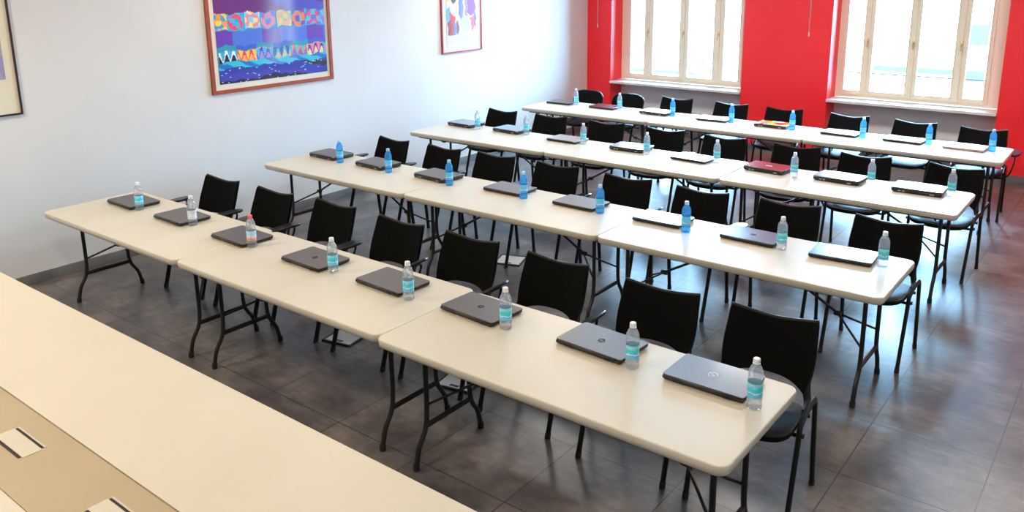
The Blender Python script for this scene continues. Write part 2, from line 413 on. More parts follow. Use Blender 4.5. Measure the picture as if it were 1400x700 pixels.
# ------------------------------------------------------------------ outside, beyond the glass
struct(MB().box(-14, 16, 9.4, 40, -4.2, -4.0).build('ground_outside', M['ext_ground'], smooth=False))
eb = empty('building_across', (3, 22, -4))
tag(eb, 'pale building across the street seen through the windows', 'building')
MB().box(-20, 14, 0, 6, 0.0, 5.6).build('wall', M['ext_wall'], eb, False)
for (x0, x1, z0, z1) in ((0.2, 2.38, 3.62, 3.77), (2.5, 2.95, 4.43, 4.97), (2.5, 2.95, 3.50, 3.78), (-7.6, -5.2, 3.10, 3.2), (3.4, 5.6, 3.5, 4.9), (-13, -10.5, 3.5, 4.9)):
    MB().box(x0 - 3, x1 - 3, -0.05, -0.001, z0, z1).build('window', M['ext_glass'], eb, False)
rl = empty('balcony_railing', (3, 9.9, 0))
tag(rl, 'thin grey railing outside beyond the windows', 'railing')
MB().tube([(-5, 0, 0.99), (4, 0, 0.99)], 0.011).build('top_rail', M['ext_rail'], rl)
MB().box(-5, 4, -0.5, 0.15, -0.2, 0.0).build('ledge', M['ext_wall'], rl, False)
for k in range(13): MB().tube([(-4.9 + k * 0.74, 0, 0), (-4.9 + k * 0.74, 0, 0.98)], 0.005).build('post', M['ext_rail'], rl)

# ------------------------------------------------------------------ ceiling lights
for i, (x, y) in enumerate(LAMP_SPOTS):
    r = empty('ceiling_light', (x, y, CEIL))
    tag(r, 'square flat ceiling light above the room', 'ceiling light', 'ceiling lights over the tables')
    MB().slab(-0.3, 0.3, -0.3, 0.3, -0.05, -0.012, r=0.02, bev=0.004).build('housing', M['lamp_diff'], r)
    MB().box(-0.25, 0.25, -0.25, 0.25, -0.012, -0.0005).build('mounting_plate', M['lamp_diff'], r, False)
    l = bpy.data.lights.new('lamp', 'AREA'); l.shape = 'SQUARE'; l.size = 0.56; l.color = LAMP_COLOR if y < 4 else REAR_COLOR; l.energy = LAMP_W * LAMP_SCALE[i]
    lo = bpy.data.objects.new('lamp', l); COL.objects.link(lo); lo.parent = r; lo.location = (0, 0, -0.055)

# ------------------------------------------------------------------ folding tables
TL, TD, TH = 1.829, 0.762, 0.74
def make_table():
    root = empty('folding_table', (0, 0, 0))
    t = MB(); zt = TH; zb = TH - 0.045; c = 0.055; e = 0.003; h = TL / 2
    t.slab(0, h - 0.0002, 0, TD, zb, zt, radii=(c, e, e, c), bev=0.007, n=6, lip=0.003, flat=1)
    t.slab(h + 0.0002, TL, 0, TD, zb, zt, radii=(e, c, c, e), bev=0.007, n=6, lip=0.003, flat=-1)
    t.box(0.02, TL - 0.02, 0.03, TD - 0.03, zb + 0.005, zb + 0.02)
    register(t.build('tabletop', M['top'], root), root)
    r = MB()
    for y in (0.075, TD - 0.075):
        r.box(0.10, TL - 0.10, y - 0.012, y + 0.012, zb - 0.022, zb + 0.004)
    register(r.build('underside_rail', M['steel'], root, False), root)
    for end in (0, 1):
        X = lambda v: v if end == 0 else TL - v
        xi = 0.135
        for near in (0, 1):
            Yf = lambda v: v if near == 0 else TD - v
            p = smooth_path([(X(xi), Yf(0.215), zb - 0.002), (X(xi), Yf(0.215), 0.50), (X(xi), Yf(0.215), 0.30), (X(xi), Yf(0.200), 0.20), (X(xi), Yf(0.150), 0.115), (X(xi), Yf(0.124), 0.012)], 4)
            lg = register(MB().tube(p, 0.0135, n=10).build('leg', M['steel'], root), root)
            q = MB().tube([(X(xi), Yf(0.1265), 0.035), (X(xi), Yf(0.1235), 0.0)], 0.017, n=10).build('foot_cap', M['cap'], lg); CH.setdefault(lg.name, []).append(q.name)
        y0, y1 = 0.205, TD - 0.205
        register(MB().tube([(X(xi), y0, 0.215), (X(xi), y1, 0.215)], 0.012, 0.016, ref=(1, 0, 0)).build('crossbar', M['steel'], root), root)
        b = MB()
        J = (X(0.33), TD / 2, 0.445)
        b.tube([(X(0.74), TD / 2, zb - 0.012), J], 0.009)
        b.tube([J, (X(xi), 0.215, 0.33)], 0.007); b.tube([J, (X(xi), TD - 0.215, 0.33)], 0.007)
        b.tube([(J[0] - 0.02, TD / 2, J[2]), (J[0] + 0.02, TD / 2, J[2])], 0.017)
        register(b.build('brace', M['steel'], root), root)
        u = MB(); u.tube([(X(xi), 0.10, zb - 0.014), (X(xi), TD - 0.10, zb - 0.014)], 0.013)
        # the hand loop hanging under the hinge
        u.tube(smooth_path([(X(0.20), TD / 2 - 0.07, zb - 0.01), (X(0.20), TD / 2 - 0.06, zb - 0.085), (X(0.20), TD / 2, zb - 0.115), (X(0.20), TD / 2 + 0.06, zb - 0.085), (X(0.20), TD / 2 + 0.07, zb - 0.01)], 4), 0.007)
        register(u.build('hinge_bar', M['steel'], root), root)
    return root
ROWN = {1: 'front', 2: 'second', 3: 'third', 4: 'rearmost'}
TABLES = {1: (0.0, [0.020, 1.8497, 3.6794], [0, 0.0, -0.022]), 2: (1.957, [0.040, 1.8697, 3.6994], [0, 0, 0.0]), 3: (3.880, [0.036, 1.8657, 3.7050], [0, 0.004, 0.0]), 4: (5.925, [0.040, 1.8697, 3.6994], [0, 0, 0])}
TPOS = ['left one beside the blue-white wall', 'middle one of three', 'right one at the open end']
tp = make_table(); first = True
for r in (1, 2, 3, 4):
    y, xs, dy = TABLES[r]
    for k in range(3):
        o = tp if first else copy_tree(tp); first = False
        o.location = (xs[k], y + dy[k], 0)
        tag(o, 'cream folding table in the %s row, %s' % (ROWN[r], TPOS[k]), 'table', 'cream folding tables set in rows')

# ------------------------------------------------------------------ chairs
def back_mesh(round_top, off, grow):
    nu, nv = 18, 12; vs = []; fs = []
    def pt(i, j, side):
        u = -1 + 2 * i / nu; v = j / nv
        if round_top:
            hw = 0.235 + grow; z = 0.52 - grow + v * (0.325 + 2 * grow)
            a = abs(2 * v - 1); sc = (1 - 0.16 * a ** 5) if v > 0.5 else (1 - 0.18 * a ** 4)
            x = u * hw * sc; z -= 0.030 * abs(u) ** 4 * max(0, 2 * v - 1)
            if v < 0.5: z += 0.03 * abs(u) ** 4 * (1 - 2 * v)
            y = 0.165 + 0.085 * v + 0.022 * (1 - u * u)
        else:
            hw = (0.212 + 0.008 * math.sin(math.pi * min(v * 1.3, 1))) + grow
            sc = 1 - 0.07 * (1 - v) ** 4 - 0.03 * v ** 14
            x = u * hw * sc; zb = 0.572 - 0.046 * abs(u) ** 3; ztp = 0.850 - 0.034 * (1 - abs(u) ** 1.7)
            z = zb - grow + v * (ztp - zb + 2 * grow)
            y = 0.118 + 0.132 * (z - 0.48) / 0.365 + 0.042 * (1 - u * u)
        return (x, y + off + (0.020 if side else 0.0), z)
    return pt, nu, nv
def back_piece(round_top, off, grow, thick):
    pt, nu, nv = back_mesh(round_top, off, grow); m = MB()
    F = [[pt(i, j, 0) for i in range(nu + 1)] for j in range(nv + 1)]
    v = []; f = []
    for j in range(nv + 1):
        for i in range(nu + 1): v.append(F[j][i])
    o = len(v)
    for j in range(nv + 1):
        for i in range(nu + 1):
            x, y, z = F[j][i]; e = min(i, nu - i, 2) / 2 * 1.0; e2 = min(j, nv - j, 1)
            v.append((x * 0.995, y + thick * (0.6 + 0.4 * min(e, e2)), z))
    idx = lambda i, j: j * (nu + 1) + i
    for j in range(nv):
        for i in range(nu):
            f.append((idx(i, j), idx(i + 1, j), idx(i + 1, j + 1), idx(i, j + 1)))
            f.append((o + idx(i, j), o + idx(i, j + 1), o + idx(i + 1, j + 1), o + idx(i + 1, j)))
    for i in range(nu):
        f.append((idx(i, 0), o + idx(i, 0), o + idx(i + 1, 0), idx(i + 1, 0)))
        f.append((idx(i, nv), idx(i + 1, nv), o + idx(i + 1, nv), o + idx(i, nv)))
    for j in range(nv):
        f.append((idx(0, j), idx(0, j + 1), o + idx(0, j + 1), o + idx(0, j)))
        f.append((idx(nu, j), o + idx(nu, j), o + idx(nu, j + 1), idx(nu, j + 1)))
    return m.add(v, f)
def seat_piece():
    m = MB(); n = 28; rs = []
    def ring(s, dz, drop):
        o = []
        for k in range(n):
            t = 2 * math.pi * k / n; c, sn = math.cos(t), math.sin(t)
            p = 4.2
            x = 0.225 * s * abs(c) ** (2 / p) * (1 if c >= 0 else -1); y = 0.190 * s * abs(sn) ** (2 / p) * (1 if sn >= 0 else -1)
            z = 0.462 + dz - 0.012 * max(0, -y / 0.2) ** 3 + 0.010 * (x / 0.225) ** 2 + drop
            o.append((x, y - 0.020, z))
        return o
    for s, dz in ((0.90, -0.036), (0.985, -0.024), (1.0, -0.010), (0.985, 0.001), (0.93, 0.006), (0.7, 0.004), (0.35, 0.001), (0.05, 0.0)):
        rs.append(ring(s, dz, 0))
    return m.rings(rs)
def make_chair(round_top=False, arm=-1, tilt=0.0):
    root = empty('stacking_chair', (0, 0, 0))
    R = lambda o: register(o, root)
    R(seat_piece().build('seat', M['seat'], root))
    bk = R(back_piece(round_top, 0, 0, 0.016).build('backrest', M['fabric'], root))
    sh = back_piece(round_top, 0.0150, 0.0075, 0.008).build('back_shell', M['shell'], bk); CH.setdefault(bk.name, []).append(sh.name)
    for sx in (-1, 1):
        x = 0.238 * sx
        fl = [(x, -0.065, 0.425), (x, -0.19, 0.0)]
        rl = [(x, 0.208, 0.425), (x * 1.01, 0.258, 0.0)]
        for p in (fl, rl):
            lg = R(MB().tube(p, 0.0125, 0.0185, n=10).build('leg', M['tube'], root))
            d = (Vector(p[1]) - Vector(p[0])).normalized()
            fc = MB().tube([Vector(p[1]) - d * 0.03, Vector(p[1])], 0.0145, 0.0205, n=10).build('foot_cap', M['cap'], lg); CH.setdefault(lg.name, []).append(fc.name)
        pa = smooth_path([(x, -0.065, 0.425), (x, -0.050, 0.462), (x, 0.03, 0.492), (x, 0.13, 0.502), (x, 0.19, 0.485), (x, 0.208, 0.425)], 5)
        R(MB().tube(pa, 0.0125, 0.0185, n=10).build('side_rail', M['tube'], root))
        k = MB().tube([(x, -0.062, 0.43), (x + sx * 0.022, -0.062, 0.43)], 0.012).build('joint_knob', M['cap'], root); R(k)
        br = smooth_path([(x * 0.96, 0.06, 0.487), (x * 0.93, 0.125, 0.493), (x * 0.87, 0.150, 0.54), (x * 0.80, 0.198, 0.64)], 4)
        R(MB().tube(br, 0.018, 0.008, n=8).build('back_bracket', M['tube'], root))
    for y, z in ((-0.05, 0.418), (0.13, 0.430)):
        R(MB().tube([(-0.235, y, z), (0.235, y, z)], 0.010, ref=(0, 0, 1)).build('crossbar', M['tube'], root))
    if arm:
        x = 0.30 * arm
        T = MB()
        c, s = math.cos(tilt), math.sin(tilt)
        n = 26; rs = []
        def ring(k, z):
            o = []
            for i in range(n):
                t = 2 * math.pi * i / n; yy = 0.15 * math.sin(t); ww = (0.050 + 0.012 * (yy / 0.15)) * math.cos(t)
                ww = math.copysign(abs(math.cos(t)) ** 0.75, math.cos(t)) * (0.060 + 0.016 * (yy / 0.15)); yy = math.copysign(abs(math.sin(t)) ** 0.8, math.sin(t)) * 0.152
                ww *= k; yy *= (1 - (1 - k) * 0.35)
                o.append((x + ww * c - z * s * arm * -1, yy + 0.006, 0.672 + z * c + ww * s * arm * -1))
            return o
        T.rings([ring(0.9, -0.009), ring(1.0, -0.004), ring(1.0, 0.004), ring(0.93, 0.009)])
        tb = R(T.build('writing_tablet', M['tube'], root))
        sp = smooth_path([(0.252 * arm, -0.062, 0.430), (0.285 * arm, -0.03, 0.47), (0.305 * arm, 0.07, 0.55), (0.308 * arm, 0.118, 0.62), (0.303 * arm, 0.105, 0.655), (0.300 * arm, 0.02, 0.659)], 5)
        q = MB().tube(sp, 0.0075, n=8).build('tablet_support', M['tube'], tb); CH.setdefault(tb.name, []).append(q.name)
    return root
CHAIRS = {
1: [(0.629, 0.905, 3), (1.303, 0.917, 1.7), (1.956, 0.957, 0.9), (2.642, 0.937, 0.5), (3.272, 0.950, 3), (3.932, 0.934, 1.4), (4.633, 0.905, 3.5), (5.234, 0.928, 4)],
2: [(0.585, 2.867, -1.5), (1.265, 2.865, -1.2), (1.886, 2.90, 2.0), (2.569, 2.904, 3.2), (3.279, 2.869, 2.0), (3.933, 2.846, 0.8), (4.604, 2.885, 4), (5.253, 2.864, -0.3)],
3: [(0.406, 4.849, 0.2), (1.120, 4.862, 4), (1.864, 4.870, 4), (2.574, 4.870, 4), (3.25, 4.844, 5), (3.97, 4.840, 5), (4.597, 4.790, 4), (5.287, 4.785, -4)],
4: [(0.365, 6.800, -1.3), (0.988, 6.819, 0.6), (1.687, 6.859, 1.2), (2.425, 6.847, -0.2), (3.107, 6.845, 4), (3.84, 6.80, -2.2), (4.525, 6.79, -3.1), (5.214, 6.76, 4)]}
ORD = ['first', 'second', 'third', 'fourth', 'fifth', 'sixth', 'seventh', 'eighth']
def place(k): return ORD[k] + ' from the left wall' if k < 7 else 'last on the right'
protos = {}
def chair_kind(r, k):
    if r == 4: return (k < 2, 1 if k == 7 else -1, 0.0)
    if k == 7: return (False, 0, 0.0)
    return (False, -1, 0.55 if (r == 1 and k in (4, 5, 6)) or (r == 2 and k in (4, 5)) else 0.12)
for r in (1, 2, 3, 4):
    for k, (x, y, a) in enumerate(CHAIRS[r]):
        kd = chair_kind(r, k)
        if kd in protos: o = copy_tree(protos[kd])
        else: o = protos[kd] = make_chair(kd[0], kd[1], kd[2])
        o.location = (x, y, 0); o.rotation_euler = (0, 0, math.radians(a))
        desc = 'black round-topped chair' if kd[0] else ('black chair without writing arm' if kd[1] == 0 else ('black chair, arm on right,' if kd[1] == 1 else 'black stacking chair'))
        tag(o, '%s behind the %s row of tables, %s' % (desc, ROWN[r], place(k)), 'chair', 'black chairs behind the tables')

# ------------------------------------------------------------------ laptops
LW, LD = 0.372, 0.252
def hp_logo(parent, z, m):
    n = 24; R1, R2 = 0.0210, 0.0185
    dm = MB().lathe([(0.0178, z), (0.0178, z + 0.0003)], 24).build('logo_disc', M['logo_dark'], parent, False); CH.setdefault(parent.name, []).append(dm.name)
    g = MB()
    rs = []
    for rad, zz in ((R1, z), (R1, z + 0.0006), (R2, z + 0.0006), (R2, z)):
        rs.append([(rad * math.cos(2 * math.pi * k / n), rad * math.sin(2 * math.pi * k / n), zz) for k in range(n)])
    g.rings(rs, closed=True)
    t = 0.0018
    def bar(x0, y0, x1, y1, wd=t):
        d = Vector((x1 - x0, y1 - y0, 0)).normalized(); p = Vector((-d.y, d.x, 0)) * wd / 2
        q = [Vector((x0, y0, z)) + p, Vector((x0, y0, z)) - p, Vector((x1, y1, z)) - p, Vector((x1, y1, z)) + p]
        g.add(q + [v + Vector((0, 0, 0.0006)) for v in q], [(0, 3, 2, 1), (4, 5, 6, 7), (0, 1, 5, 4), (1, 2, 6, 5), (2, 3, 7, 6), (3, 0, 4, 7)])
    # slanted lower-case h and p
    bar(-0.0085, -0.0065, -0.0045, 0.0135); bar(-0.0068, 0.0030, -0.0022, 0.0034); bar(-0.0024, 0.0036, -0.0044, -0.0065)
    bar(-0.0005, -0.0135, 0.0030, 0.0040); bar(0.0026, 0.0034, 0.0078, 0.0034); bar(0.0078, 0.0040, 0.0062, -0.0065); bar(0.0010, -0.0062, 0.0066, -0.0062)
    return g.build('logo', m, parent, False)
def make_laptop(kind):
    body, lidm, thick, extra = kind
    root = empty('laptop', (0, 0, 0)); h = 0.026 if not thick else 0.038
    hb = h - 0.0075
    R = lambda o: register(o, root)
    base = R(MB().slab(-LW / 2, LW / 2, -LD / 2, LD / 2, 0.003, hb, r=0.014, bev=0.004, lip=0.004).build('base', body, root))
    f = MB()
    for x in (-0.15, 0.15):
        for y in (-0.1, 0.1): f.lathe([(0.008, 0), (0.008, 0.0035)], 10, x, y)
    R(f.build('rubber_feet', M['cap'], root))
    l = R(MB().slab(-LW / 2 - 0.001, LW / 2 + 0.001, -LD / 2 + 0.008, LD / 2 + 0.001, hb + 0.0010, h, r=0.014, bev=0.002).build('lid', lidm, root))
    R(MB().tube([(-LW / 2 + 0.03, -LD / 2 + 0.004, hb), (LW / 2 - 0.03, -LD / 2 + 0.004, hb)], 0.0065, ref=(0, 0, 1)).build('hinge', body, root))
    p = MB()
    for x0, x1 in ((-0.13, -0.112), (-0.10, -0.082), (0.10, 0.13)): p.box(x0, x1, -LD / 2 - 0.0006, -LD / 2 + 0.012, 0.008 if not thick else 0.010, 0.013 if not thick else 0.017)
    pt = R(p.build('ports', M['silver'] if thick else M['cap'], root, False))
    lg = None
    if extra == 'ring': lg = hp_logo(l, h, M['logo'])
    elif extra == 'dark_ring': lg = hp_logo(l, h, M['logo_grey'])
    elif extra == 'white': lg = MB().lathe([(0.018, h), (0.018, h + 0.0005), (0.016, h + 0.0008)], 20).build('logo', M['logo_white'], l)
    elif extra == 'edge': 
        lg = MB().box(-LW / 2 - 0.0005, LW / 2 + 0.0005, -LD / 2 + 0.004, -LD / 2 + 0.0078, hb + 0.001, h - 0.002).build('silver_edge', M['silver'], l, False)
    elif extra == 'bar': lg = MB().box(-0.03, 0.03, -0.006, 0.006, h, h + 0.0005).build('logo', M['logo'], l, False)
    if lg: CH.setdefault(l.name, []).append(lg.name)
    return root
B = M['lapbody']
KIND = {'charcoal': (B, M['lid_charcoal'], False, None), 'charcoal_dark_ring': (B, M['lid_charcoal'], False, 'dark_ring'), 'charcoal_ring': (B, M['lid_charcoal'], False, 'ring'),
        'thick_black': (B, M['lid_black'], True, None), 'thick_edge': (B, M['lid_charcoal'], True, 'edge'), 'blue_white': (B, M['lid_blue'], False, 'white'), 'slim_blue_ring': (B, M['lid_blue'], False, 'dark_ring'),
        'black': (B, M['lid_black'], False, None), 'black_bar': (B, M['lid_black'], True, 'bar'), 'silver_edge': (B, M['lid_silver'], False, 'edge'), 'white': (B, M['lid_white'], False, None),
        'red': (B, M['lid_red'], True, 'bar'), 'print': (B, M['lid_print'], True, None), 'pink': (M['lid_pink'], M['lid_pink'], False, None), 'black_edge': (B, M['lid_black'], True, 'edge'), 'pearl': (B, M['lid_white'], True, None)}
LAPS = {1: ['charcoal', 'charcoal', 'charcoal', 'charcoal_dark_ring', 'charcoal', 'charcoal_dark_ring', 'charcoal_dark_ring', 'charcoal_ring'],
        2: ['thick_edge', 'thick_edge', 'thick_edge', 'charcoal', 'charcoal', 'blue_white', 'slim_blue_ring', 'blue_white'],
        3: ['black_edge', 'black_edge', 'silver_edge', 'thick_black', 'white', 'red', 'black_bar', 'black_bar'],
        4: ['black', 'black', 'pearl', 'black', 'print', 'silver_edge', 'black', 'pink']}
LDESC = {'charcoal': 'slim closed charcoal laptop', 'charcoal_dark_ring': 'closed charcoal laptop', 'charcoal_ring': 'closed charcoal laptop with shiny round logo', 'thick_black': 'thick closed glossy black laptop',
         'thick_edge': 'thick closed grey laptop with silver edge', 'blue_white': 'slim closed grey-blue laptop with white logo', 'slim_blue_ring': 'slim grey-blue laptop with round logo', 'black': 'slim closed black laptop',
         'black_bar': 'thick closed black laptop with small logo', 'silver_edge': 'closed silver laptop', 'white': 'closed white-lidded laptop', 'red': 'closed dark red laptop', 'print': 'laptop with red and yellow lid',
         'pink': 'closed pale pink laptop', 'black_edge': 'thick black laptop with silver edge', 'pearl': 'thick closed laptop with pearly lid'}
LAPTOPS = {
1: [(0.36, 0.539, -1.8), (1.05, 0.537, -1.6), (1.805, 0.524, -1.9), (2.57, 0.524, -1.5), (3.231, 0.542, -2.8), (3.892, 0.545, -3.4), (4.615, 0.577, -3), (5.186, 0.573, 0.3)],
2: [(0.327, 2.546, -1.0), (0.985, 2.54, -4), (1.744, 2.535, -4), (2.505, 2.562, -0.4), (3.201, 2.549, -1.5), (3.898, 2.548, 0.3), (4.564, 2.543, -1.7), (5.15, 2.532, 3.7)],
3: [(0.315, 4.545, -4), (0.974, 4.561, -4), (1.754, 4.497, -1.6), (2.515, 4.501, 1.7), (3.208, 4.449, -4), (3.932, 4.450, -4), (4.545, 4.453, -3.2), (5.157, 4.454, 1.0)],
4: [(0.315, 6.50, 2.0), (0.984, 6.50, -1.5), (1.733, 6.48, -3), (2.485, 6.475, 3), (3.201, 6.48, -1.1), (3.950, 6.45, -3), (4.576, 6.45, -3), (5.137, 6.42, -3)]}
lp = {}
RPOS = {1: 'front', 2: 'second', 3: 'third', 4: 'rearmost'}
for r in (1, 2, 3, 4):
    for k, (x, y, a) in enumerate(LAPTOPS[r]):
        kd = LAPS[r][k]
        if kd in lp: o = copy_tree(lp[kd])
        else: o = lp[kd] = make_laptop(KIND[kd])
        o.location = (x, y, TH + 0.0004); o.rotation_euler = (0, 0, math.radians(a))
        tag(o, '%s in the %s row, %s' % (LDESC[kd], RPOS[r], place(k)), 'laptop', 'closed laptops on the tables')

# ------------------------------------------------------------------ bottles
def make_bottle(bm, lm, cm):
    root = empty('water_bottle', (0, 0, 0))
    prof = [(0.020, 0.0), (0.029, 0.002), (0.0315, 0.008), (0.0315, 0.018), (0.0298, 0.023), (0.0315, 0.028), (0.0298, 0.034), (0.0315, 0.040), (0.0315, 0.046),
            (0.0300, 0.049), (0.0300, 0.114), (0.0318, 0.117), (0.0318, 0.122), (0.0300, 0.127), (0.0318, 0.133), (0.0300, 0.140), (0.0312, 0.148), (0.0285, 0.164), (0.0215, 0.180), (0.0145, 0.191), (0.0125, 0.194), (0.0125, 0.200)]
    register(MB().lathe(prof, 24).build('bottle_body', bm, root), root)
    register(MB().lathe([(0.0308, 0.0495), (0.0308, 0.1135), (0.0304, 0.1135), (0.0304, 0.0495)], 24, cap0=False, cap1=False).build('bottle_label', lm, root), root)
    register(MB().lathe([(0.0143, 0.1985), (0.0146, 0.2005), (0.0143, 0.214), (0.0128, 0.2165)], 20).build('bottle_cap', cm, root), root)
    register(MB().lathe([(0.0135, 0.1945), (0.0160, 0.1955), (0.0135, 0.1975)], 20).build('neck_ring', cm, root), root)
    return root
BK = {'clear': (M['pet'], M['label'], M['cap_white']), 'pale': (M['pet'], M['label_pale'], M['cap_white']), 'pink': (M['pet'], M['label_pink'], M['cap_red']), 'blue': (M['pet_blue'], M['label_blue'], M['cap_blue'])}
BKS = {1: ['clear', 'pale', 'pink'] + ['clear'] * 5, 2: ['blue'] * 6 + ['clear'] * 2, 3: ['clear'] * 8, 4: ['clear', 'clear'] + ['blue'] * 6}
BDESC = {'clear': 'clear water bottle with turquoise label', 'pale': 'clear water bottle with pale label', 'pink': 'clear water bottle with red cap', 'blue': 'blue-tinted water bottle'}
BOTTLES = {
1: [(0.58, 0.472), (1.262, 0.495), (2.015, 0.458), (2.809, 0.465), (3.465, 0.439), (4.125, 0.46), (4.842, 0.470), (5.415, 0.464)],
2: [(0.597, 2.422), (1.251, 2.418), (1.991, 2.402), (2.738, 2.439), (3.435, 2.447), (4.144, 2.408), (4.793, 2.44), (5.388, 2.492)],
3: [(0.574, 4.441), (1.215, 4.50), (1.984, 4.445), (2.752, 4.379), (3.446, 4.434), (4.20, 4.32), (4.796, 4.427), (5.390, 4.426)],
4: [(0.545, 6.48), (1.215, 6.46), (1.975, 6.42), (2.715, 6.439), (3.438, 6.394), (4.186, 6.377), (4.81, 6.407), (5.368, 6.411)]}
bp_ = {}
for r in (1, 2, 3, 4):
    for k, (x, y) in enumerate(BOTTLES[r]):
        kd = BKS[r][k]
        if kd in bp_: o = copy_tree(bp_[kd])
        else: o = bp_[kd] = make_bottle(*BK[kd])
        o.location = (x, y, TH + 0.0003); o.rotation_euler = (0, 0, random.uniform(0, 6.28))
        tag(o, '%s in the %s row, %s' % (BDESC[kd], RPOS[r], place(k)), 'bottle', 'water bottles beside the laptops')

# ------------------------------------------------------------------ speaker's desk in the foreground
dk = empty('conference_table', (3.4, -1.5, 0))
tag(dk, 'long cream conference table with tan centre strip in the foreground', 'table')
DX0, DX1 = -3.1, 2.7
MB().slab(DX0, DX1, 0.158, 0.755, 0.722, 0.750, r=0.012, bev=0.002).build('far_top', M['desk'], dk)
MB().slab(DX0, DX1, -0.150, 0.155, 0.720, 0.7475, r=0.012, bev=0.002).build('centre_strip', M['tan'], dk)
MB().slab(DX0, DX1, -0.75, -0.153, 0.722, 0.750, r=0.012, bev=0.002).build('near_top', M['desk'], dk)
for xx in (DX0 + 0.25, 0.0, DX1 - 0.25):
    MB().box(xx - 0.02, xx + 0.02, -0.55, 0.55, 0.0, 0.721).build('leg_panel', M['desk'], dk, False)
MB().box(DX0 + 0.27, DX1 - 0.27, -0.012, 0.012, 0.30, 0.719).build('modesty_panel', M['desk'], dk, False)
for hx in (-0.971, -0.232, 0.507, 1.246):
    x0 = hx; h = 0.7476
    hl = MB().slab(x0, x0 + 0.245, -0.022, 0.048, h, h + 0.0022, r=0.004, bev=0.0008).build('cable_hatch', M['hatch'], dk)
    MB().box(x0 + 0.006, x0 + 0.235, 0.048, 0.058, h, h + 0.0007).build('slot', M['slot'], hl, False)
    MB().box(x0 + 0.006, x0 + 0.235, -0.034, -0.022, h, h + 0.0007).build('slot', M['slot'], hl, False)
    MB().box(x0 + 0.004, x0 + 0.240, 0.058, 0.064, h, h + 0.0030).build('hatch_rim', M['hatch'], hl, False)

# ------------------------------------------------------------------ pictures on the left wall
def art(name, parent, y0, y1, z0, z1, x, fn, nx, nz):
    vs = []; fs = []; cols = []
    for j in range(nz + 1):
        for i in range(nx + 1): vs.append((x, y0 + (y1 - y0) * i / nx, z0 + (z1 - z0) * j / nz))
    for j in range(nz):
        for i in range(nx):
            a = j * (nx + 1) + i; fs.append((a, a + 1, a + nx + 2, a + nx + 1)); cols.append(fn((i + 0.5) / nx, (j + 0.5) / nz))
    # backing so that the sheet has a thickness
    o = len(vs); xb = x - 0.002
    vs += [(xb, y0, z0), (xb, y1, z0), (xb, y1, z1), (xb, y0, z1)]
    fs.append((o, o + 3, o + 2, o + 1)); cols.append((0.7, 0.7, 0.7))
    me = bpy.data.meshes.new(name); me.from_pydata(vs, [], fs); me.update(); me.materials.append(M['art'])
    at = me.attributes.new('Col', 'FLOAT_COLOR', 'CORNER')
    buf = []
    for f, c in zip(fs, cols): buf += [c[0], c[1], c[2], 1.0] * len(f)
    at.data.foreach_set('color', buf)
    ob = bpy.data.objects.new(name, me); COL.objects.link(ob); ob.parent = parent
    return ob
def frame_obj(name, label, y0, y1, z0, z1, fw, fm, board, loc_y):
    root = empty(name, (WX, (y0 + y1) / 2, z0)); tag(root, label, 'picture')
    oy, oz = -(y0 + y1) / 2, -z0
    f = MB(); d = 0.026
    f.box(0.001, d, y0 + oy, y0 + fw + oy, 0, z1 - z0); f.box(0.001, d, y1 - fw + oy, y1 + oy, 0, z1 - z0)
    f.box(0.001, d, y0 + fw + oy, y1 - fw + oy, 0, fw); f.box(0.001, d, y0 + fw + oy, y1 - fw + oy, z1 - z0 - fw, z1 - z0)
    f.build('picture_frame', fm, root, False)
    MB().box(0.004, 0.012, y0 + fw + oy, y1 - fw + oy, fw, z1 - z0 - fw).build('mat_board', board, root, False)
    return root, oy, oz
def S(c): return tuple((v / 255) ** 2.2 for v in c)
rng = np.random.RandomState(4)
def hsh(*a):
    v = math.sin(sum(q * (12.9898 + 65.2 * i) for i, q in enumerate(a))) * 43758.5453
    return v - math.floor(v)
